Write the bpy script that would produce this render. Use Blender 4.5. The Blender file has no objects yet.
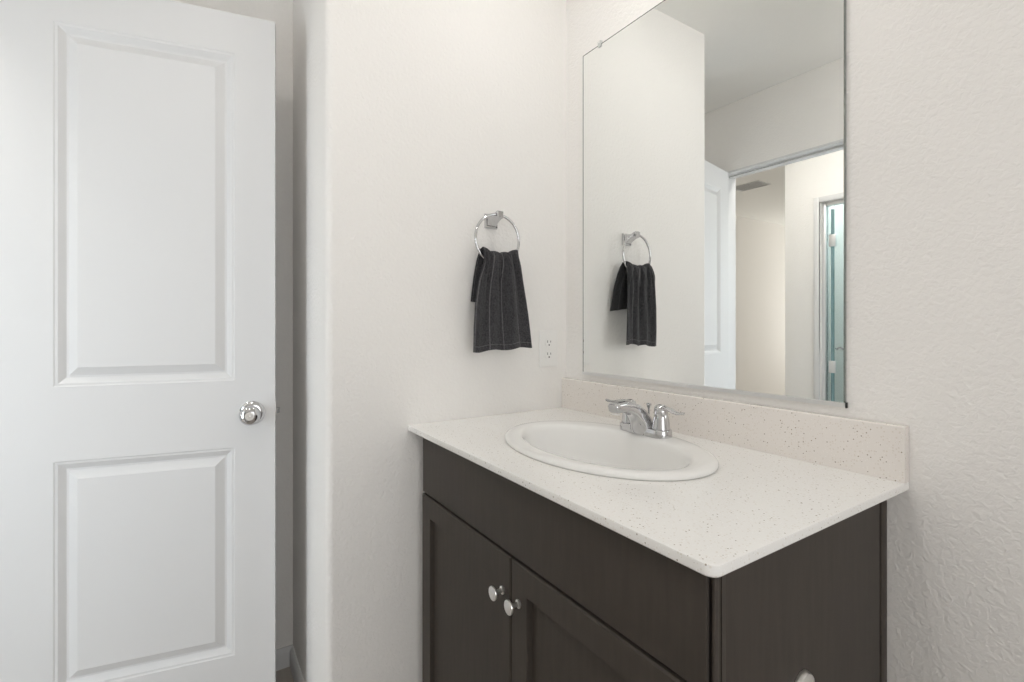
import bpy, bmesh, math, random
from mathutils import Matrix, Vector
from math import pi, sin, cos, radians as R
random.seed(4)
sc = bpy.context.scene
COL = sc.collection

# ------------------------------------------------------------------ camera
cd = bpy.data.cameras.new('camera'); cam = bpy.data.objects.new('camera', cd); COL.objects.link(cam)
cam.location = (1.3272, -1.0924, 1.1745)
cam.rotation_euler = (R(90), 0, R(90 - 33.0234))
cd.sensor_width = 36; cd.sensor_fit = 'HORIZONTAL'; cd.lens = 488.96 / 1024 * 36
cd.shift_x = (512 - 510.907) / 1024; cd.shift_y = -(341 - 325.06) / 1024
cd.clip_start = 0.02
sc.camera = cam

# ------------------------------------------------------------------ world, daylight, added fill, exposure
w = bpy.data.worlds.new('sky'); sc.world = w; w.use_nodes = True
bg = w.node_tree.nodes['Background']; bg.inputs[0].default_value = (.80, .90, 1.0, 1); bg.inputs[1].default_value = 0.4
sc.view_settings.view_transform = 'Standard'; sc.view_settings.look = 'None'
sc.view_settings.gamma = 1; sc.view_settings.use_curve_mapping = False
sc.view_settings.exposure = 0.04
DOWNLIGHT = 66    # recessed light in the ceiling over the sink
CEILING_FILL = 84   # unseen recessed light in front of the vanity, placed as fill
HALL_FILL = 24      # ceiling light added to brighten the hall, no such lamp known
HALL_WINDOW = 22     # daylight through the hall window
BEDROOM_FILL = 36  # fill for the far wall and ceiling, from an added window
BATH_FILL = 12.5  # fill from an added window in the right wall
def area(name, loc, rot, sx, sy, power, col):
    l = bpy.data.lights.new(name, 'AREA'); l.shape = 'RECTANGLE'; l.size = sx; l.size_y = sy
    l.energy = power; l.color = col
    o = bpy.data.objects.new(name, l); COL.objects.link(o); o.location = loc; o.rotation_euler = rot
    return o
# daylight behind the hall window (shines +y); fill behind the added bedroom window (aimed upward)
area('daylight_hall_window', (.53, -2.60, 1.0), (R(90), 0, 0), .60, 1.40, HALL_WINDOW, (.86, .93, 1.0))
area('bedroom_fill_light', (-1.25, -6.70, 1.2), (R(124), 0, 0), 1.1, 1.5, BEDROOM_FILL, (1.0, .97, .92))

area('bath_fill_light', (2.50, -.95, 1.30), (R(90), 0, R(90)), 1.1, 1.3, BATH_FILL, (1.0, .99, .98))  # added fill from the right; no such window is known

# ------------------------------------------------------------------ materials
def mat(name, col, rough=.5, metal=0, bump=None, spec=.5, coat=0, noise_col=None, sheen=0, emit=None, trans=0, ior=1.45):
    m = bpy.data.materials.new(name); m.use_nodes = True
    nt = m.node_tree; b = nt.nodes['Principled BSDF']
    b.inputs['Base Color'].default_value = (*col, 1); b.inputs['Roughness'].default_value = rough
    b.inputs['Metallic'].default_value = metal; b.inputs['Specular IOR Level'].default_value = spec
    b.inputs['Coat Weight'].default_value = coat; b.inputs['Coat Roughness'].default_value = .03 if coat != .35 else .25; b.inputs['Sheen Weight'].default_value = sheen
    b.inputs['Transmission Weight'].default_value = trans; b.inputs['IOR'].default_value = ior
    if emit:
        b.inputs['Emission Color'].default_value = (*emit[0], 1); b.inputs['Emission Strength'].default_value = emit[1]
    tc = nt.nodes.new('ShaderNodeTexCoord')
    if noise_col:   # (second colour, scale, stretch, amount)
        c2, s, st = noise_col
        mp = nt.nodes.new('ShaderNodeMapping'); mp.inputs['Scale'].default_value = st
        nt.links.new(tc.outputs['Object'], mp.inputs[0])
        n = nt.nodes.new('ShaderNodeTexNoise'); n.inputs['Scale'].default_value = s; n.inputs['Detail'].default_value = 5
        nt.links.new(mp.outputs[0], n.inputs['Vector'])
        mx = nt.nodes.new('ShaderNodeMix'); mx.data_type = 'RGBA'
        mx.inputs[6].default_value = (*col, 1); mx.inputs[7].default_value = (*c2, 1)
        nt.links.new(n.outputs['Fac'], mx.inputs[0]); nt.links.new(mx.outputs[2], b.inputs['Base Color'])
    if bump:        # (scale, strength, distance)
        n = nt.nodes.new('ShaderNodeTexNoise'); n.inputs['Scale'].default_value = bump[0]; n.inputs['Detail'].default_value = 2.5
        n.inputs['Distortion'].default_value = .6
        nt.links.new(tc.outputs['Object'], n.inputs['Vector'])
        bp = nt.nodes.new('ShaderNodeBump'); bp.inputs['Strength'].default_value = bump[1]; bp.inputs['Distance'].default_value = bump[2]
        nt.links.new(n.outputs['Fac'], bp.inputs['Height']); nt.links.new(bp.outputs[0], b.inputs['Normal'])
    return m

def quartz(name, base):
    m = mat(name, base, .22, spec=.5)
    nt = m.node_tree; b = nt.nodes['Principled BSDF']
    tc = nt.nodes.new('ShaderNodeTexCoord')
    def flecks(scale, thr, col, prev, off):
        mp = nt.nodes.new('ShaderNodeMapping'); mp.inputs['Location'].default_value = (off, off, off)
        nt.links.new(tc.outputs['Object'], mp.inputs[0])
        v = nt.nodes.new('ShaderNodeTexVoronoi'); v.inputs['Scale'].default_value = scale
        nt.links.new(mp.outputs[0], v.inputs['Vector'])
        lt = nt.nodes.new('ShaderNodeMath'); lt.operation = 'LESS_THAN'; lt.inputs[1].default_value = thr
        nt.links.new(v.outputs['Distance'], lt.inputs[0])
        sp = nt.nodes.new('ShaderNodeSeparateColor'); nt.links.new(v.outputs['Color'], sp.inputs[0])
        g = nt.nodes.new('ShaderNodeMath'); g.operation = 'GREATER_THAN'; g.inputs[1].default_value = .55
        nt.links.new(sp.outputs[0], g.inputs[0])
        mu = nt.nodes.new('ShaderNodeMath'); mu.operation = 'MULTIPLY'
        nt.links.new(lt.outputs[0], mu.inputs[0]); nt.links.new(g.outputs[0], mu.inputs[1])
        mx = nt.nodes.new('ShaderNodeMix'); mx.data_type = 'RGBA'
        nt.links.new(mu.outputs[0], mx.inputs[0])
        if prev is None: mx.inputs[6].default_value = (*base, 1)
        else: nt.links.new(prev, mx.inputs[6])
        mx.inputs[7].default_value = (*col, 1)
        return mx.outputs[2]
    o = flecks(210, .30, (base[0] * .90, base[1] * .875, base[2] * .84), None, 0)
    o = flecks(260, .22, (base[0] * 1.08, base[1] * 1.09, base[2] * 1.1), o, 3.1)
    o = flecks(130, .155, (base[0] * .42, base[1] * .37, base[2] * .31), o, 7.7)
    nt.links.new(o, b.inputs['Base Color'])
    return m

def towel_material():
    m = mat('charcoal_terry', (.035, .034, .037), .95, spec=.08, sheen=.12, bump=(380, 1.0, .005))
    nt = m.node_tree; b = nt.nodes['Principled BSDF']
    b.inputs['Sheen Roughness'].default_value = .6
    uv = nt.nodes.new('ShaderNodeUVMap'); uv.uv_map = 'UVMap'
    sp = nt.nodes.new('ShaderNodeSeparateXYZ'); nt.links.new(uv.outputs[0], sp.inputs[0])
    def line(src, at, wd, prev):
        s = nt.nodes.new('ShaderNodeMath'); s.operation = 'SUBTRACT'; s.inputs[1].default_value = at; nt.links.new(src, s.inputs[0])
        a = nt.nodes.new('ShaderNodeMath'); a.operation = 'ABSOLUTE'; nt.links.new(s.outputs[0], a.inputs[0])
        l = nt.nodes.new('ShaderNodeMath'); l.operation = 'LESS_THAN'; l.inputs[1].default_value = wd; nt.links.new(a.outputs[0], l.inputs[0])
        if prev is None: return l.outputs[0]
        x = nt.nodes.new('ShaderNodeMath'); x.operation = 'MAXIMUM'; nt.links.new(prev, x.inputs[0]); nt.links.new(l.outputs[0], x.inputs[1])
        return x.outputs[0]
    p = None
    for at in (.02, .29, .55, .80): p = line(sp.outputs[0], at, .007, p)
    p = line(sp.outputs[1], .965, .002, p)
    tc = nt.nodes.new('ShaderNodeTexCoord')
    n = nt.nodes.new('ShaderNodeTexNoise'); n.inputs['Scale'].default_value = 260; n.inputs['Detail'].default_value = 4
    nt.links.new(tc.outputs['Object'], n.inputs['Vector'])
    mn = nt.nodes.new('ShaderNodeMath'); mn.operation = 'MULTIPLY'; nt.links.new(p, mn.inputs[0]); nt.links.new(n.outputs['Fac'], mn.inputs[1])
    base = nt.nodes.new('ShaderNodeMix'); base.data_type = 'RGBA'
    base.inputs[6].default_value = (.018, .0175, .0195, 1); base.inputs[7].default_value = (.078, .076, .082, 1)
    rm = nt.nodes.new('ShaderNodeMapRange'); rm.inputs[1].default_value = .3; rm.inputs[2].default_value = .72
    nt.links.new(n.outputs['Fac'], rm.inputs[0]); nt.links.new(rm.outputs[0], base.inputs[0])
    mx = nt.nodes.new('ShaderNodeMix'); mx.data_type = 'RGBA'
    nt.links.new(mn.outputs[0], mx.inputs[0]); nt.links.new(base.outputs[2], mx.inputs[6]); mx.inputs[7].default_value = (.22, .215, .22, 1)
    nt.links.new(mx.outputs[2], b.inputs['Base Color'])
    return m

WALL = mat('orange_peel_wall_paint', (.825, .808, .785), .75, spec=.25, bump=(105, .55, .004))
CEIL = mat('ceiling_paint', (.83, .825, .80), .85, spec=.2, bump=(90, .3, .004))
WHITE = mat('white_semi_gloss_paint', (.66, .66, .66), .45, spec=.35)
FLOORM = mat('vinyl_plank', (.50, .46, .42), .5, noise_col=((.38, .34, .30), 6, (1, 12, 1)))
ESP = mat('espresso_stain', (.049, .0415, .0355), .50, spec=.22, coat=0, noise_col=((.072, .061, .052), 14, (6, 6, .6)), bump=(180, .05, .001))
QTOP = quartz('white_quartz', (.83, .82, .80)); QSPL = quartz('beige_quartz', (.77, .73, .69))
PORC = mat('white_porcelain', (.82, .815, .80), .06, spec=.55)
CHROME = mat('polished_chrome', (.60, .60, .61), .05, 1)
NICKEL = mat('brushed_nickel', (.80, .79, .77), .28, 1)
MIRR = mat('silvered_mirror', (.93, .945, .935), .0, 1)
GEDGE = mat('mirror_glass_edge', (.30, .32, .31), .15, .7)
ALU = mat('aluminium_channel', (.80, .80, .80), .35, 1)
CLEAR = mat('clear_plastic', (.86, .87, .86), .15, trans=.35, ior=1.3)
TOWEL = towel_material()
PLASTIC = mat('white_plastic', (.80, .79, .77), .35)
DARK = mat('dark_slot', (.03, .03, .03), .6)
GLOW = mat('downlight_lens', (.9, .9, .88), .3, emit=((1.0, .978, .95), DOWNLIGHT))
GLOWS = mat('stall_fill_lens', (.9, .9, .88), .3, emit=((.95, 1.0, 1.0), 110))  # glow added to brighten the shower stall
GLOWH = mat('hall_fill_diffuser', (.9, .9, .88), .3, emit=((1.0, .96, .90), HALL_FILL))
GLOWC = mat('ceiling_fill_diffuser', (.9, .9, .88), .3, emit=((1.0, .975, .945), CEILING_FILL))
GLASS = mat('pale_teal_glass', (.93, .98, .98), .03, trans=1.0, ior=1.1)
GLEDGE = mat('teal_glass_edge', (.17, .27, .29), .2)
TILE = mat('pale_shower_tile', (.72, .79, .79), .3)
RUB = mat('black_plastic', (.02, .02, .02), .5)

# ------------------------------------------------------------------ mesh helpers
WORLD = {}
def wm(o):
    return WORLD.get(o.name, Matrix.Identity(4)) if o else Matrix.Identity(4)
def tag(o, label=None, cat=None, group=None, kind=None):
    if label: o['label'] = label
    if cat: o['category'] = cat
    if group: o['group'] = group
    if kind: o['kind'] = kind
    return o
def thing(name, loc, label, cat, rotz=0, **k):
    o = bpy.data.objects.new(name, None); COL.objects.link(o); o.empty_display_size = .05
    o.location = loc; o.rotation_euler = (0, 0, rotz)
    WORLD[o.name] = Matrix.Translation(loc) @ Matrix.Rotation(rotz, 4, 'Z')
    return tag(o, label, cat, **k)
def obj(name, bm, mats, parent=None, angle=35, origin=None, local=False, bevel=0):
    """link bm (world coordinates unless local) as one mesh object"""
    if not isinstance(mats, (list, tuple)): mats = [mats]
    bmesh.ops.remove_doubles(bm, verts=bm.verts, dist=1e-6)
    bmesh.ops.recalc_face_normals(bm, faces=bm.faces)
    M = wm(parent)
    if origin: M = Matrix.Translation(origin)
    if not local: bm.transform(M.inverted())
    me = bpy.data.meshes.new(name); bm.to_mesh(me); bm.free()
    for m in mats: me.materials.append(m)
    o = bpy.data.objects.new(name, me); COL.objects.link(o)
    if parent: o.parent = parent; WORLD[o.name] = M
    elif origin: o.location = origin; WORLD[o.name] = M
    me.shade_smooth(); me.set_sharp_from_angle(angle=R(angle))
    if bevel:
        b = o.modifiers.new('bevel', 'BEVEL'); b.width = bevel; b.segments = 2; b.limit_method = 'ANGLE'; b.angle_limit = R(60); b.harden_normals = True
    return o
def B(): return bmesh.new()
def box(bm, lo, hi, bev=0, seg=2, mi=0):
    r = bmesh.ops.create_cube(bm, size=1)
    for v in r['verts']:
        v.co = Vector([lo[i] + (hi[i] - lo[i]) * (v.co[i] + .5) for i in range(3)])
    fs = {f for v in r['verts'] for f in v.link_faces}
    for f in fs: f.material_index = mi
    if bev:
        es = {e for v in r['verts'] for e in v.link_edges}
        q = bmesh.ops.bevel(bm, geom=list(es), offset=bev, segments=seg, affect='EDGES', profile=.5)
        for f in q['faces']: f.material_index = mi
    return bm
def loft(bm, rings, closed=True, cap0=True, cap1=True, mi=0):
    vs = [[bm.verts.new(p) for p in r] for r in rings]
    n = len(vs[0])
    for a, b in zip(vs, vs[1:]):
        for i in range(n if closed else n - 1):
            j = (i + 1) % n
            f = bm.faces.new((a[i], a[j], b[j], b[i])); f.material_index = mi
    if cap0: bm.faces.new(list(reversed(vs[0]))).material_index = mi
    if cap1: bm.faces.new(vs[-1]).material_index = mi
    return vs
def frame_axes(d):
    d = Vector(d).normalized(); u = d.orthogonal().normalized(); return d, u, d.cross(u)
def lathe(bm, prof, base, axis, seg=32, cap0=True, cap1=True, mi=0):
    """prof: (radius, height along axis)"""
    d, u, v = frame_axes(axis); base = Vector(base)
    rings = [[base + d * h + (u * cos(2 * pi * k / seg) + v * sin(2 * pi * k / seg)) * max(r, 1e-4) for k in range(seg)] for r, h in prof]
    loft(bm, rings, True, cap0, cap1, mi); return bm
def tube(bm, pts, rad, seg=14, flat=None, mi=0, up=None):
    """swept tube; rad per point (or pair for an oval); up fixes the first axis of the oval"""
    pts = [Vector(p) for p in pts]; n = len(pts); rings = []
    prev = Vector(up) if up else None
    for i, p in enumerate(pts):
        t = (pts[min(i + 1, n - 1)] - pts[max(i - 1, 0)]).normalized()
        if prev is None: prev = t.orthogonal()
        u = (prev - t * prev.dot(t)).normalized(); prev = u; v = t.cross(u)
        r = rad[i] if isinstance(rad, (list, tuple)) else rad
        ru, rv = r if isinstance(r, (list, tuple)) else (r, r)
        rings.append([p + u * ru * cos(2 * pi * k / seg) + v * rv * sin(2 * pi * k / seg) for k in range(seg)])
    loft(bm, rings, mi=mi); return bm
def torus(bm, c, Rr, r, nrm, seg=64, s2=12):
    d, u, v = frame_axes(nrm); c = Vector(c); vs = []
    for i in range(seg):
        a = 2 * pi * i / seg; q = u * cos(a) + v * sin(a)
        vs.append([bm.verts.new(c + q * (Rr + r * cos(2 * pi * k / s2)) + d * r * sin(2 * pi * k / s2)) for k in range(s2)])
    for i in range(seg):
        for k in range(s2):
            bm.faces.new((vs[i][k], vs[(i + 1) % seg][k], vs[(i + 1) % seg][(k + 1) % s2], vs[i][(k + 1) % s2]))
    return bm
def prism(bm, poly, z0, z1):
    loft(bm, [[(x, y, z0) for x, y in poly], [(x, y, z1) for x, y in poly]]); return bm
def struct(name, bm, m, **k):
    o = obj(name, bm, m, **k); o['kind'] = 'structure'; return o
def smooth(t): t = min(max(t, 0), 1); return t * t * (3 - 2 * t)
def lerp(a, b, t): return a + (b - a) * t
def interp(tab, x):
    for (a, va), (b, vb) in zip(tab, tab[1:]):
        if x <= b: return lerp(va, vb, smooth((x - a) / (b - a)))
    return tab[-1][1]

# ------------------------------------------------------------------ room shell
CH = 2.4411; TOP = .8896; WE = -.8019; FY = -1.50; XB = -.51
struct('floor', box(B(), (-2.12, -6.62, -.1), (2.42, .12, 0)), FLOORM)
struct('ceiling', box(B(), (-2.12, -6.62, CH), (2.42, .12, CH + .1)), CEIL)
struct('wall_back', box(B(), (0, 0, 0), (2.42, .12, CH)), WALL)
# partition behind the towel, with a rounded drywall corner
r = .019
poly = [(XB - .12, .12), (XB - .12, WE), (-r, WE)]
poly += [(-r + r * sin(a), WE + r - r * cos(a)) for a in [i * pi / 2 / 8 for i in range(1, 9)]]
poly += [(0, .12)]
struct('wall_left', prism(B(), poly, 0, CH), WALL, angle=25)
struct('wall_recess', box(B(), (XB - .12, FY - .115, 0), (XB, WE, CH)), WALL)
OX0, OX1, OZ = -.392, .285, 2.056
b = B(); box(b, (XB, FY - .115, 0), (OX0, FY, CH)); box(b, (OX1, FY - .115, 0), (2.42, FY, CH)); box(b, (OX0, FY - .115, OZ), (OX1, FY, CH))
struct('wall_front', b, WALL)
b = B(); box(b, (2.30, -.40, 0), (2.42, 0, CH)); box(b, (2.30, -1.5, 0), (2.42, -.40, .65)); box(b, (2.30, -1.5, 1.95), (2.42, -.40, CH))
struct('wall_right', b, WALL)
struct('wall_bedroom_left', box(B(), (-2.12, -6.5, 0), (-2.0, FY - .115, CH)), WALL)
struct('wall_bedroom_near', box(B(), (-2.12, FY - .115, 0), (XB - .12, FY, CH)), WALL)
b = B(); box(b, (-2.12, -6.62, 0), (-1.8, -6.5, CH)); box(b, (-.7, -6.62, 0), (-.38, -6.5, CH))
box(b, (-1.8, -6.62, 0), (-.7, -6.5, .6)); box(b, (-1.8, -6.62, 2.1), (-.7, -6.5, CH))
struct('wall_bedroom_end', b, WALL)
struct('wall_bedroom_right', box(B(), (-.50, -6.5, 0), (-.38, -2.52, CH)), WALL)
HY = -2.40
GX0, GX1, GZ = -.272, .15, 1.985      # glazed door opening in the hall wall
WX0, WX1, WZ0, WZ1 = .25, .80, .30, 1.70   # hall window
b = B()
box(b, (-.50, HY - .12, 0), (GX0, HY, CH)); box(b, (GX0, HY - .12, GZ), (GX1, HY, CH)); box(b, (GX1, HY - .12, 0), (WX0, HY, CH))
box(b, (WX0, HY - .12, 0), (WX1, HY, WZ0)); box(b, (WX0, HY - .12, WZ1), (WX1, HY, CH)); box(b, (WX1, HY - .12, 0), (.86, HY, CH))
struct('wall_hall', b, WALL)
struct('wall_hall_end', box(B(), (.86, HY - .12, 0), (.98, FY - .115, CH)), WALL)
# shower stall behind the glazed door
b = B(); box(b, (-.38, -3.50, 0), (.24, -3.40, CH)); box(b, (.18, -3.40, 0), (.24, HY - .12, CH))
struct('wall_shower', b, TILE)
# window frames with panes
def window(name, x0, x1, z0, z1, y, turn=False):
    b = B(); t = .045
    box(b, (x0, y - .03, z0), (x0 + t, y + .03, z1), .004); box(b, (x1 - t, y - .03, z0), (x1, y + .03, z1), .004)
    box(b, (x0 + t, y - .03, z0), (x1 - t, y + .03, z0 + t), .004); box(b, (x0 + t, y - .03, z1 - t), (x1 - t, y + .03, z1), .004)
    zc = (z0 + z1) / 2; box(b, (x0 + t, y - .025, zc - .02), (x1 - t, y + .025, zc + .02), .004)
    if turn: bmesh.ops.rotate(b, cent=(0, 0, 0), matrix=Matrix.Rotation(R(90), 3, 'Z'), verts=b.verts)
    return struct(name, b, WHITE)
window('window_1', WX0, WX1, WZ0, WZ1, HY - .07)
window('added_window_2', -1.8, -.7, .6, 2.1, -6.56)  # unseen window, added to carry the bedroom fill
window('added_window_3', -1.5, -.40, .65, 1.95, -2.36, True)  # unseen window frame, added around the right-hand fill
# doorway lining and thin casing
b = B(); t = .012
box(b, (OX0, FY - .122, 0), (OX0 + t, FY + .004, OZ - t)); box(b, (OX1 - t, FY - .122, 0), (OX1, FY + .004, OZ - t)); box(b, (OX0, FY - .122, OZ - t), (OX1, FY + .004, OZ))
box(b, (OX0, FY - .075, OZ - t - .011), (OX1, FY - .045, OZ - t))
struct('trim_1', b, WHITE, bevel=.002)
# casing round the glazed door
b = B(); t = .035
box(b, (GX0 - t, HY, 0), (GX0, HY + .014, GZ + t), .003); box(b, (GX1, HY, 0), (GX1 + t, HY + .014, GZ + t), .003); box(b, (GX0, HY, GZ), (GX1, HY + .014, GZ + t), .003)
struct('trim_2', b, WHITE)
# baseboards
def baseboard(name, pts):
    """profile extruded along straight run pts[0]->pts[1]; room lies to the left of travel"""
    (x0, y0), (x1, y1) = pts; d = Vector((x1 - x0, y1 - y0, 0)).normalized(); n = Vector((-d.y, d.x, 0))
    pr = [(0, 0), (.012, 0), (.012, .050), (.009, .056), (.006, .063), (.004, .066), (0, .066)]
    b = B(); loft(b, [[Vector((x, y, z)) + n * o for o, z in pr] for x, y in pts]); return struct(name, b, WHITE)
baseboard('baseboard_recess', [(XB, WE), (XB, FY)])
baseboard('baseboard_partition', [(-.01, WE), (XB + .012, WE)])
baseboard('baseboard_left', [(0, -.585), (0, WE + .02)])
baseboard('baseboard_back', [(2.3, 0), (.98, 0)])
baseboard('baseboard_bedroom_left', [(-2.0, FY - .115), (-2.0, -6.5)])

# ------------------------------------------------------------------ two panel door, swung open into the recess
DW, DT, DTH = .5985, 2.0465, .035
ang = math.atan2(.98087, .19465)
door = thing('door_1', (-.3387, -1.4817, 0), 'white two-panel interior door standing open with a chrome knob', 'door', ang, kind='structure')
b = B()
xs = [-.007, .098, .497, DW]; zs = [.010, .250, .832, 1.019, 1.936, DT]
offs = [0, .003, .008, .022, .027, .048]; deps = [0, .0018, .0026, .0125, .0125, .0012]
for y0, s in ((0, 1), (DT and DTH, -1)):
    for i in range(3):
        for j in range(5):
            x0, x1, z0, z1 = xs[i], xs[i + 1], zs[j], zs[j + 1]
            if i == 1 and j in (1, 3):
                rings = [[(x0 + o, y0 + s * d, z0 + o), (x1 - o, y0 + s * d, z0 + o), (x1 - o, y0 + s * d, z1 - o), (x0 + o, y0 + s * d, z1 - o)] for o, d in zip(offs, deps)]
                loft(b, rings, True, False, True)
            else:
                b.faces.new([b.verts.new(p) for p in ((x0, y0, z0), (x1, y0, z0), (x1, y0, z1), (x0, y0, z1))])
loop0 = [(x, z) for x in xs for z in (zs[0],)] + [(DW, z) for z in zs[1:]] + [(x, DT) for x in reversed(xs[:-1])] + [(xs[0], z) for z in reversed(zs[1:-1])]
for (x0, z0), (x1, z1) in zip(loop0, loop0[1:] + loop0[:1]):
    b.faces.new([b.verts.new(p) for p in ((x0, 0, z0), (x1, 0, z1), (x1, DTH, z1), (x0, DTH, z0))])
obj('door_leaf', b, WHITE, door, angle=14, local=True)
KX, KZ = .540, .926
for s, y0 in ((-1, 0), (1, DTH)):
    k = obj('door_knob', lathe(B(), [(.0105, .006), (.0105, .022), (.013, .028), (.022, .033), (.0265, .041), (.0268, .049), (.024, .056), (.018, .060), (.012, .0615), (.0115, .060)], (KX, y0, KZ), (0, s, 0), 40), CHROME, door, local=True)
    obj('rosette', lathe(B(), [(.0330, 0), (.0330, .003), (.030, .006), (.024, .0085), (.0125, .010)], (KX, y0, KZ), (0, s, 0), 40), CHROME, k, local=True)
    bb = B(); lathe(bb, [(.0112, .058), (.0112, .0622), (.0095, .0640), (.0062, .0640), (.0058, .0620), (.0030, .0620), (.0026, .0650), (.0010, .0655)], (KX, y0, KZ), (0, s, 0), 28)
    obj('privacy_button', bb, NICKEL, k, local=True)
lp = obj('latch_plate', box(B(), (DW - .001, .006, KZ - .028), (DW + .0012, .029, KZ + .028), .0006), NICKEL, door, local=True)
b = B(); loft(b, [[(DW, .010, KZ - .008), (DW, .024, KZ - .008), (DW, .024, KZ + .008), (DW, .010, KZ + .008)], [(DW + .004, .010, KZ - .008), (DW + .011, .024, KZ - .008), (DW + .011, .024, KZ + .008), (DW + .004, .010, KZ + .008)]])
obj('latch_bolt', b, CHROME, lp, local=True)
for z in (.25, 1.02, 1.80):
    b = B(); box(b, (-.0095, .004, z - .045), (-.0065, .031, z + .045), .0005); lathe(b, [(.006, -.045), (.006, .045)], (-.011, DTH + .003, z), (0, 0, 1), 14)
    obj('hinge', b, NICKEL, door, local=True)

# ------------------------------------------------------------------ vanity
CX0, CX1, FRY = .047, .956, -.533
van = thing('vanity_cabinet', (.5, -.28, 0), 'dark espresso two-door bathroom vanity cabinet under the white countertop', 'cabinet')
CT = TOP - .0155
b = B()
box(b, (CX0, FRY, 0), (CX0 + .016, -.004, CT), .0008); box(b, (CX1 - .050, FRY, 0), (CX1 - .034, -.004, CT), .0008)
box(b, (CX0, -.016, 0), (CX1 - .050, -.004, CT)); box(b, (CX0, FRY, .10), (CX1 - .050, -.016, .116))
box(b, (CX0 + .016, FRY + .06, 0), (CX1 - .050, FRY + .075, .10))
obj('carcass', b, ESP, van)
b = B()
fy0, fy1 = -.5385, -.5290
box(b, (CX0, fy0 - .0075, .10), (CX0 + .040, fy1, CT), .0012); box(b, (CX1 - .060, fy0 - .0075, .10), (CX1 - .022, fy1, CT), .0012); box(b, (CX1 - .022, -.5240, .10), (CX1 - .007, -.5150, CT))
box(b, (CX1 - .0055, -.5480, .10), (CX1, -.5395, CT), .0022); box(b, (CX1 - .0120, -.5395, .10), (CX1 - .0080, -.5250, CT))
box(b, (CX0 + .040, fy0 - .0075, CT - .03), (CX1 - .060, fy1, CT)); box(b, (CX0 + .040, fy0 - .0040, .69), (CX1 - .060, fy1, .73)); box(b, (CX0 + .040, fy0 - .0075, .10), (CX1 - .060, fy1, .13))
obj('face_frame', b, ESP, van)
obj('end_panel', box(B(), (CX1 - .019, FRY + .022, .03), (CX1 - .012, -.036, CT - .001), .0015), ESP, van)
obj('scribe_strip', box(B(), (CX1 - .019, -.0290, .03), (CX1 - .0115, -.0045, CT - .001), .002), ESP, van)
obj('drawer_front', box(B(), (CX0 - .001, -.5535, .7105), (CX1 - .0095, -.5460, CT - .002), .0015), ESP, van)
def shaker(x0, x1, z0, z1, yf, yb, st=.055):
    b = B(); rings = []
    def rect(o, y): return [(x0 + o, y, z0 + o), (x1 - o, y, z0 + o), (x1 - o, y, z1 - o), (x0 + o, y, z1 - o)]
    loft(b, [rect(0, yb), rect(0, yf + .003), rect(.003, yf), rect(st - .001, yf), rect(st, yf + .001), rect(st + .0008, yf + .0125)])
    return b
for x0, x1, kx in ((CX0 - .001, .4990, .4705), (.5025, CX1 - .0095, .5300)):
    d = obj('door', shaker(x0, x1, .115, .7045, -.5560, -.5425), ESP, van)
    obj('knob', lathe(B(), [(.0085, 0), (.0085, .0025), (.0045, .004), (.0042, .018), (.0065, .0205), (.0136, .0215), (.0144, .0235), (.0138, .0255), (.0110, .0262), (0, .0263)], (kx, -.5560, .6270), (0, -1, 0), 32), NICKEL, d)

# countertop: rounded front corner, sink cutout, eased edges
CW, CDp, CR = .9762, .5795, .016
SX, SY = .480, -.2925
def outline(ins):
    x0, x1, y0, y1, rr = .0008, CW - ins, -CDp + ins, -.0008, max(CR - ins, .004)
    p = [(x0, y1), (x0, y0)]
    p += [(x1 - rr + rr * sin(a), y0 + rr - rr * cos(a)) for a in [i * pi / 2 / 10 for i in range(11)]]
    p += [(x1, y1)]
    return p
b = B(); zt, zb = TOP, TOP - .0155
rs = [(.0030, zt), (.0008, zt - .0010), (0, zt - .0030), (0, zb + .002), (.0015, zb)]
vs = loft(b, [[(x, y, z) for x, y in outline(i)] for i, z in rs], True, False, False)
hv = []
for z in (zt, zb):
    hv.append([b.verts.new((SX + .258 * cos(2 * pi * k / 96), SY + .182 * sin(2 * pi * k / 96), z)) for k in range(96)])
for k in range(96):
    j = (k + 1) % 96; b.faces.new((hv[0][k], hv[0][j], hv[1][j], hv[1][k]))
b.edges.ensure_lookup_table()
def loop_edges(l): return [b.edges.get((l[i], l[(i + 1) % len(l)])) for i in range(len(l))]
for a, c in ((vs[0], hv[0]), (vs[-1], hv[1])):
    bmesh.ops.triangle_fill(b, edges=loop_edges(a) + loop_edges(c), use_beauty=True, use_dissolve=False)
ctop = obj('countertop', b, QTOP, origin=(.488, -.29, zb))
tag(ctop, 'white speckled quartz countertop on the dark vanity, holding the oval sink', 'countertop')
b = B(); zs1 = TOP + .1019
loft(b, [[(.0008, y, z) for y, z in ((-.0008, TOP), (-.0196, TOP), (-.0196, zs1 - .0025), (-.0175, zs1), (-.0008, zs1))]] +
        [[(x, y * k, z) for y, z in ((-.0008, TOP), (-.0196, TOP), (-.0196, zs1 - .0025), (-.0175, zs1), (-.0008, zs1))] for x, k in ((CW - .0015, 1), (CW, .96))])
o = obj('backsplash', b, QSPL, ctop); o['label'] = 'beige speckled quartz backsplash'

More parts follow.
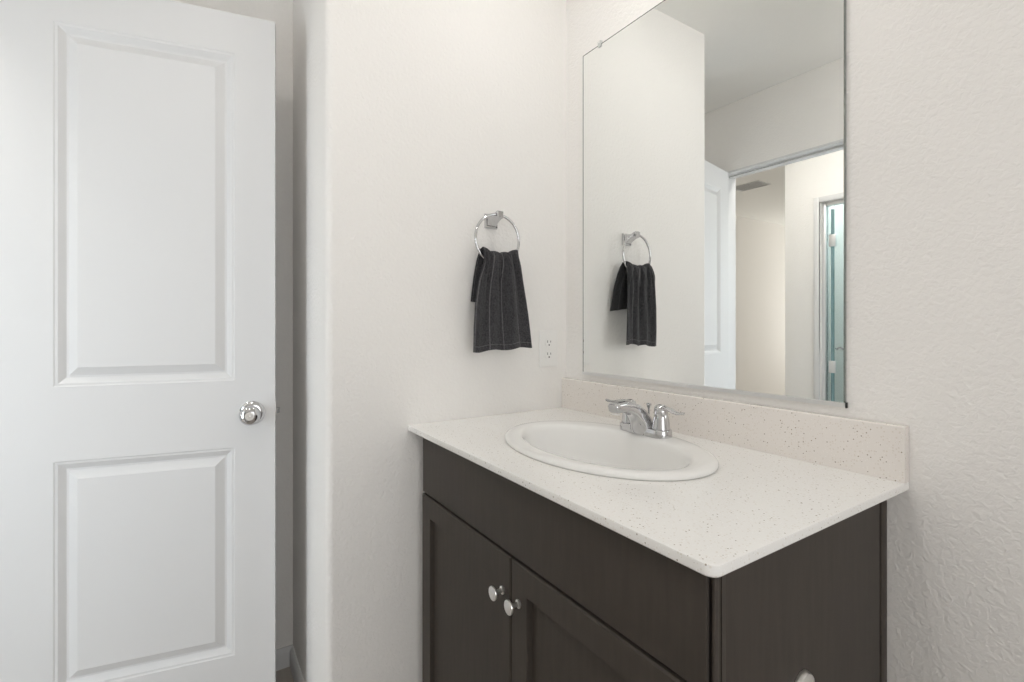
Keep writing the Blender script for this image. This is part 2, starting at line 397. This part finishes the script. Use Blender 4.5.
# ------------------------------------------------------------------ oval drop-in sink
sink = thing('bathroom_sink', (SX, SY, TOP), 'white oval drop-in basin set in the speckled countertop', 'sink')
N = 96
prof = [(.2560, .1800, 0, -.03), (.2565, .1805, 0, .0002), (.2770, .1940, 0, .0002), (.2800, .1965, 0, .0030), (.2800, .1965, 0, .0060), (.2782, .1947, 0, .0092), (.2730, .1895, 0, .0118), (.2660, .1830, 0, .0128),
        (.2570, .1730, -.002, .0125), (.2480, .1605, -.005, .0116), (.2400, .1500, -.0075, .0106), (.2340, .1440, -.0085, .0086), (.2290, .1398, -.009, .0040), (.2245, .1365, -.009, -.0045),
        (.2160, .1315, -.009, -.030), (.2010, .1230, -.009, -.064), (.1750, .1110, -.008, -.098), (.1400, .0930, -.007, -.122), (.0900, .0640, -.006, -.136), (.0420, .0360, -.005, -.141), (.0235, .0235, -.005, -.1425)]
rings = [[(SX + a * cos(2 * pi * k / N), SY + dy + bb_ * sin(2 * pi * k / N), TOP + z) for k in range(N)] for a, bb_, dy, z in prof]
# outer shell of the bowl below the counter
under = [(.0235, .0235, -.005, -.152), (.0900, .0640, -.006, -.146), (.1500, .1000, -.007, -.130), (.1900, .1200, -.008, -.098), (.2180, .1380, -.009, -.064), (.2380, .1560, -.006, -.034), (.2560, .1800, 0, -.03)]
rings += [[(SX + a * cos(2 * pi * k / N), SY + dy + bb_ * sin(2 * pi * k / N), TOP + z) for k in range(N)] for a, bb_, dy, z in under]
b = B(); loft(b, rings, True, False, False)
obj('basin', b, PORC, sink, angle=60)
obj('drain', lathe(B(), [(.0234, -.008), (.0234, 0), (.0225, .0015), (.0185, .0018), (.0170, -.001), (.0160, .004), (.0120, .006), (.004, .0066)], (SX, SY - .005, TOP - .142), (0, 0, 1), 32), CHROME, sink)

# ------------------------------------------------------------------ chrome centreset faucet
FX, FYc, FZ = .4710, -.1295, TOP + .0108
fau = thing('faucet', (FX, FYc, FZ), 'chrome two-handle faucet standing on the back rim of the sink', 'faucet')
b = B()
def stadium(hw, r, z, dy=0):
    p = []
    for i in range(17): a = -pi / 2 + pi * i / 16; p.append((FX + hw + r * cos(a), FYc + dy + r * sin(a), z))
    for i in range(17): a = pi / 2 + pi * i / 16; p.append((FX - hw + r * cos(a), FYc + dy + r * sin(a), z))
    return p
loft(b, [stadium(.051, .0260, FZ), stadium(.051, .0266, FZ + .002), stadium(.051, .0256, FZ + .0165), stadium(.051, .0242, FZ + .0190), stadium(.051, .0210, FZ + .0198)])
obj('base', b, CHROME, fau, angle=40)
# spout: wide flared foot, leans forward over the bowl and ends in a blunt lip
b = B()
pts = [(-.1310, FZ + .0005, .0360, .0275, 88), (-.1330, FZ + .006, .0345, .0268, 84), (-.1380, FZ + .020, .0312, .0250, 74), (-.1460, FZ + .036, .0275, .0222, 64), (-.1580, FZ + .050, .0245, .0192, 52), (-.1735, FZ + .0630, .0220, .0168, 36), (-.1920, FZ + .0715, .0200, .0150, 17), (-.2120, FZ + .0750, .0184, .0136, 2), (-.2300, FZ + .0740, .0174, .0126, -8), (-.2395, FZ + .0725, .0168, .0118, -10), (-.2425, FZ + .0720, .0150, .0098, -10)]
rings = []
for n_, (y, z, hw, hh, tl) in enumerate(pts):
    u = Vector((0, sin(R(tl)), cos(R(tl)))); rg = []
    e = lerp(.85, .50, min(n_ / 6, 1))
    for k in range(36):
        a = 2 * pi * k / 36; c, s_ = cos(a), sin(a)
        rg.append(Vector((FX, y, z)) + Vector((1, 0, 0)) * hw * math.copysign(abs(c) ** e, c) + u * hh * math.copysign(abs(s_) ** e, s_))
    rings.append(rg)
for p in rings[0]: p.z = FZ + .0005
loft(b, rings)
obj('spout', b, CHROME, fau, angle=40)
obj('aerator', lathe(B(), [(.0100, 0), (.0100, .0015), (.0080, .0025)], (FX, -.2330, FZ + .0585), (0, -.12, -1), 24), NICKEL, fau)
for s in (-1, 1):
    hx = FX + s * .0510
    h = obj('handle', lathe(B(), [(.0215, .0195), (.0220, .0215), (.0210, .0245), (.0204, .034), (.0188, .045), (.0172, .0515), (.0160, .0545), (.0168, .0570), (.0168, .0655), (.0156, .0725), (.0120, .0770), (.0060, .0792), (.001, .0796)], (hx, FYc, FZ), (0, 0, 1), 36), CHROME, fau)
    lv = [(hx + s * .002, FYc - .001, FZ + .0680), (hx + s * .015, FYc - .003, FZ + .0715), (hx + s * .032, FYc - .006, FZ + .0710), (hx + s * .047, FYc - .009, FZ + .0675), (hx + s * .062, FYc - .011, FZ + .0665), (hx + s * .073, FYc - .012, FZ + .0690), (hx + s * .0765, FYc - .0125, FZ + .0710)]
    b = tube(B(), lv, [(.0080, .0115), (.0062, .0105), (.0045, .0092), (.0036, .0088), (.0034, .0088), (.0030, .0070), (.0012, .0030)], 16, up=(0, 0, 1))
    obj('lever', b, CHROME, h)
b = B(); lathe(b, [(.0024, 0), (.0024, .046), (.0042, .050), (.0068, .0570), (.0064, .0600), (.002, .0610)], (FX + .000, -.1150, FZ + .014), (0, 0, 1), 18)
obj('lift_rod', b, CHROME, fau)

# ------------------------------------------------------------------ mirror
mir = thing('wall_mirror', (.4847, 0, 1.0156), 'large frameless wall mirror above the backsplash', 'mirror')
MX0, MX1, MZ0, MZ1 = .095, .8744, 1.0156, 2.0684
b = B(); box(b, (MX0, -.0060, MZ0), (MX1, -.0005, MZ1), 0)
for f in b.faces: f.material_index = 0 if abs(f.normal.y) > .9 else 1
mg = obj('mirror_glass', b, [MIRR, GEDGE], mir)
b = B(); e = .0024
for x0, x1, z0, z1 in ((MX0, MX0 + e, MZ0, MZ1), (MX1 - e, MX1, MZ0, MZ1), (MX0 + e, MX1 - e, MZ1 - e, MZ1)): box(b, (x0, -.0064, z0), (x1, -.0060, z1))
obj('polished_edge', b, GEDGE, mg)
b = B()
loft(b, [[(x, -.0005, MZ0 - .0045), (x, -.0100, MZ0 - .0045), (x, -.0100, MZ0 + .0042), (x, -.0070, MZ0 + .0042), (x, -.0070, MZ0 - .0008), (x, -.0005, MZ0 - .0008)] for x in (MX0 - .001, MX1 + .001)])
ch = obj('bottom_channel', b, ALU, mir)
obj('end_cap', box(B(), (MX1 + .0011, -.0080, MZ0 - .006), (MX1 + .0028, -.0005, MZ0 + .0050), .0004), RUB, ch)
for cx in (.176, .793):
    b = B(); box(b, (cx - .007, -.0095, MZ1 - .008), (cx + .007, -.0066, MZ1 + .010), .001); box(b, (cx - .007, -.0066, MZ1 + .0006), (cx + .007, -.0005, MZ1 + .010), .0005)
    c = obj('clip', b, CLEAR, mir)
    obj('screw', lathe(B(), [(.0028, 0), (.0028, .0012), (.0012, .0020)], (cx, -.0096, MZ1 + .0055), (0, -1, 0), 14), NICKEL, c)

# ------------------------------------------------------------------ ceiling lights (unseen; most are added fill)
def downlight(x, y, label, glow):
    dl = thing('recessed_downlight', (x, y, CH), label, 'lamp', group='recessed downlights')
    obj('trim_ring', lathe(B(), [(.060, -.0005), (.092, -.0005), (.092, -.003), (.086, -.006), (.066, -.008), (.060, -.006)], (x, y, CH), (0, 0, 1), 48, False, False), WHITE, dl)
    obj('lens', lathe(B(), [(.0605, -.001), (.0605, -.006), (.056, -.018), (.044, -.029), (.024, -.035), (.001, -.037)], (x, y, CH), (0, 0, 1), 32), glow, dl)
downlight(.52, -.37, 'round white recessed downlight in the ceiling over the sink', GLOW)
downlight(-.10, -2.95, 'round white recessed downlight added to brighten the shower stall', GLOWS)  # no such lamp known, added to lighten the stall behind the glass
downlight(.75, -1.36, 'round white recessed downlight placed as fill in front of the vanity', GLOWC)  # placed to fill the cabinet front from the camera side
def fill_lamp(x, y, label, glow):
    cl = thing('hall_fill_light', (x, y, CH), label, 'lamp')
    obj('rim', lathe(B(), [(.165, 0), (.165, -.02), (.155, -.03), (.14, -.03)], (x, y, CH), (0, 0, 1), 40, True, False), WHITE, cl)
    obj('diffuser', lathe(B(), [(.152, -.028), (.148, -.045), (.125, -.064), (.08, -.078), (.03, -.083), (.002, -.084)], (x, y, CH), (0, 0, 1), 40, True, True), glow, cl)
fill_lamp(-.10, -1.80, 'round white ceiling light added as fill over the hall floor', GLOWH)  # out of view, added to lighten the hall wall

# ------------------------------------------------------------------ towel ring and hand towel
RC, RR, RX = (-.3110, 1.4370), .0757, .0515
tr = thing('towel_ring', (0, -.3065, 1.50), 'chrome towel ring with a square post on the left wall', 'towel ring')
b = B()
def sq(x, h, cz=1.500, cy=-.3065): return [(x, cy - h, cz - h), (x, cy + h, cz - h), (x, cy + h, cz + h), (x, cy - h, cz + h)]
loft(b, [sq(.0006, .0225), sq(.004, .0225), sq(.007, .0205), sq(.009, .0200)])
wp = obj('wall_plate', b, CHROME, tr)
b = B(); loft(b, [sq(.007, .0170), sq(.020, .0125, 1.502), sq(.036, .0100, 1.506), sq(.046, .0100, 1.510), sq(.059, .0105, 1.5125), sq(.062, .0085, 1.5125)])
obj('post', b, CHROME, tr)
obj('ring', torus(B(), (RX, RC[0], RC[1]), RR, .0044, (1, -.04, .02)), CHROME, tr, angle=180)

# the towel: a short layer behind, over the ring, a long layer in front
rows = []   # v: 0 back hem .. .36 over the ring .. 1 front hem
NU, NV = 110, 150
b = B(); uvl = b.loops.layers.uv.new('UVMap'); grid = []
TX = [(0, .018), (.15, .023), (.26, .030), (.31, .037), (.335, .045), (.36, .055), (.39, .063), (.45, .067), (.7, .070), (1, .0725)]
TZ = [(0, 1.236), (.15, 1.310), (.26, 1.362), (.31, 1.382), (.335, 1.3915), (.36, 1.3935), (.39, 1.382), (.45, 1.350), (.7, 1.240), (1, 1.100)]
def pw(tab, x):
    for (a, va), (c, vc) in zip(tab, tab[1:]):
        if x <= c: return lerp(va, vc, (x - a) / (c - a))
    return tab[-1][1]
YL = [(0, -.384), (.2, -.375), (.345, -.3665), (.42, -.3740), (.55, -.3880), (.7, -.3970), (.85, -.4015), (1, -.4020)]
YR = [(0, -.208), (.2, -.226), (.345, -.2500), (.45, -.2410), (.60, -.233), (.8, -.222), (1, -.2130)]
rnd = [random.uniform(-1, 1) for _ in range(8)]
for j in range(NV + 1):
    v = j / NV; row = []
    gather = math.exp(-((v - .36) / .10) ** 2); front = smooth((v - .36) / .1); back = 1 - smooth((v - .27) / .09)
    for i in range(NU + 1):
        u = i / NU
        # cloth bunches unevenly: warp u toward the folds near the ring
        uu = u + .018 * sin(2 * pi * 3 * u + 1.0) * gather
        y = lerp(pw(YL, v), pw(YR, v), uu)
        x = pw(TX, v); z = pw(TZ, v)
        f1 = sin(2 * pi * (3.1 * u + .06 * sin(7 * v)) + .9); f2 = sin(2 * pi * 5.3 * u + 2.1 + 1.2 * v); f3 = sin(2 * pi * 1.55 * u + .4)
        amp_f = front * (.0085 * f1 * (1 - .30 * v) + .0040 * f3 + gather * (.0090 * f2 + .0070))
        amp_b = -back * (.0030 * f1 + .0020 * f3)
        x += amp_f * 1.05 + amp_b
        # scalloped bunches on top of the ring, following its arc at the ends
        z += gather * (.0042 * abs(sin(pi * 3.6 * u + .5)) - .001 + .0125 * abs(2 * u - 1) ** 2.2)
        z += front * (v - .36) * (.018 * (u - .5) - .004 * sin(2 * pi * 2.2 * u)) + back * (.5 - u) * .020 * (1 - v / .36)
        # creases falling from the gathers
        if v > .38:
            t = (v - .38) / .62
            x += .0042 * math.exp(-2.6 * t) * sin(2 * pi * (7.5 * u - .6 * t) + 1.7)
            x += .0014 * sin(9 * v + 5 * u) * sin(2 * pi * 2.3 * u + 3 * v)
        x += front * (u - .5) * lerp(.0, .036, (v - .36) / .64)     # the front hangs turned a little
        if .36 < v < .52: x = max(x, .0640)
        if .18 < v < .34: x = min(x, .0405)
        x = max(x, .012)
        row.append(b.verts.new((x, y, z)))
    grid.append(row)
for j in range(NV):
    for i in range(NU):
        f = b.faces.new((grid[j][i], grid[j][i + 1], grid[j + 1][i + 1], grid[j + 1][i]))
        for l, (a, c) in zip(f.loops, ((i, j), (i + 1, j), (i + 1, j + 1), (i, j + 1))): l[uvl].uv = (a / NU, c / NV)
tw = obj('hand_towel', b, TOWEL, origin=(.06, -.305, 1.39), angle=180)
tag(tw, 'charcoal grey hand towel draped through the chrome ring', 'towel')
sm = tw.modifiers.new('thick', 'SOLIDIFY'); sm.thickness = .0045; sm.offset = 0

# ------------------------------------------------------------------ outlet
OY, OZc = -.0795, 1.0945
ot = thing('wall_outlet', (0, OY, OZc), 'white duplex wall outlet between the towel and the mirror', 'outlet')
def rrect(y0, y1, z0, z1, r, x, n=6):
    p = []
    for cy, cz, a0 in ((y1 - r, z1 - r, 0), (y0 + r, z1 - r, 90), (y0 + r, z0 + r, 180), (y1 - r, z0 + r, 270)):
        for i in range(n + 1): a = R(a0 + 90 * i / n); p.append((x, cy + r * cos(a), cz + r * sin(a)))
    return p
b = B(); hy, hz = .0390, .0630
loft(b, [rrect(OY - hy + o, OY + hy - o, OZc - hz + o, OZc + hz - o, .004, x) for o, x in ((0, .0006), (0, .0025), (.0022, .0048), (.005, .0056))])
obj('cover_plate', b, PLASTIC, ot)
for dz in (.0205, -.0205):
    b = B(); zc = OZc + dz
    # round face with flat top and bottom
    def face(rr_, x): return [(x, OY + rr_ * cos(2 * pi * k / 40), zc + max(-rr_ * .80, min(rr_ * .80, rr_ * sin(2 * pi * k / 40)))) for k in range(40)]
    loft(b, [face(.0172, .0050), face(.0172, .0066), face(.0166, .0072)])
    rc = obj('receptacle', b, PLASTIC, ot, angle=30)
    for sy, hh in ((-.0064, .0040), (.0064, .0033)):
        obj('slot', box(B(), (.0070, OY + sy - .0011, zc + .0035 - hh), (.0074, OY + sy + .0011, zc + .0035 + hh)), DARK, rc)
    obj('ground_hole', lathe(B(), [(.0028, 0), (.0028, .0004)], (.0070, OY, zc - .0080), (1, 0, 0), 14), DARK, rc)
obj('screw', lathe(B(), [(.0030, 0), (.0030, .0008), (.001, .0014)], (.0054, OY, OZc), (1, 0, 0), 16), PLASTIC, ot)

# ------------------------------------------------------------------ toilet paper holder on the vanity end
TY, TZc, TXb = -.3160, .6240, CX1 - .012
tp = thing('toilet_paper_holder', (TXb, TY, TZc), 'chrome toilet paper holder on the end panel of the vanity', 'toilet paper holder')
obj('wall_plate', lathe(B(), [(.0250, .0004), (.0250, .004), (.0225, .009), (.014, .013)], (TXb, TY, TZc), (1, 0, 0), 36), NICKEL, tp)
obj('post', lathe(B(), [(.0120, .011), (.0085, .022), (.0080, .060), (.0095, .066), (.0060, .070)], (TXb, TY, TZc), (1, 0, 0), 24), NICKEL, tp)
obj('bar', tube(B(), [(TXb + .060, TY - .004, TZc), (TXb + .060, TY - .150, TZc), (TXb + .060, TY - .158, TZc + .003)], .006, 14), NICKEL, tp)

# ------------------------------------------------------------------ seen in the mirror: glazed door, ceiling register
gd = thing('glass_shower_door', (GX0, HY - .05, 0), 'pale teal glass shower door seen in the right of the mirror', 'glass door')
y0, y1 = HY - .055, HY - .030
b = B(); t = .026
box(b, (GX0, y0 - .01, 0.001), (GX0 + t, y1 + .01, GZ - .001), .005); box(b, (GX1 - t, y0 - .01, 0.001), (GX1, y1 + .01, GZ - .001), .005)
box(b, (GX0 + t, y0 - .01, GZ - .024), (GX1 - t, y1 + .01, GZ - .001), .003); box(b, (GX0 + t, y0 - .01, .001), (GX1 - t, y1 + .01, .03), .003)
obj('metal_frame', b, ALU, gd)
obj('glass_panel', box(B(), (GX0 + t, y0 + .008, .03), (-.222, y0 + .015, GZ - .024)), GLASS, gd)
e = obj('glass_panel', box(B(), (-.206, y0 + .008, .03), (GX1 - t, y0 + .015, GZ - .024)), GLASS, gd)
obj('edge_strip', box(B(), (-.2225, y0 + .004, .03), (-.2055, y0 + .019, GZ - .05), .002), GLEDGE, gd)
for z in (.90, 1.73):
    b = B(); box(b, (-.235, y0 + .001, z - .040), (-.192, y0 + .024, z + .040), .004)
    h = obj('hinge', b, ALU, gd)
b = tube(B(), [(-.190, y1 - .004, 1.02), (-.170, y1 + .030, 1.02), (-.150, y1 + .034, 1.03), (-.130, y1 + .030, 1.02), (-.110, y1 - .004, 1.02)], .006, 10)
obj('handle', b, CHROME, gd)
vt = thing('ceiling_register', (-1.22, -3.17, CH), 'white air register in the hall ceiling seen in the mirror', 'vent')
b = B(); box(b, (-1.36, -3.27, CH - .006), (-1.08, -3.255, CH - .0005), .001); box(b, (-1.36, -3.085, CH - .006), (-1.08, -3.07, CH - .0005), .001)
box(b, (-1.36, -3.255, CH - .006), (-1.345, -3.085, CH - .0005), .001); box(b, (-1.095, -3.255, CH - .006), (-1.08, -3.085, CH - .0005), .001)
obj('frame', b, WHITE, vt)
for i in range(7):
    y = -3.24 + i * .0235
    b = B(); loft(b, [[(x, y, CH - .0012), (x, y + .017, CH - .0040), (x, y + .0175, CH - .0032), (x, y + .0010, CH - .0004)] for x in (-1.345, -1.095)])
    obj('slat', b, WHITE, vt)

sc.cycles.use_denoising = True
sc.cycles.max_bounces = 14; sc.cycles.diffuse_bounces = 8; sc.cycles.glossy_bounces = 8; sc.cycles.transmission_bounces = 10
sc.cycles.sample_clamp_indirect = 6
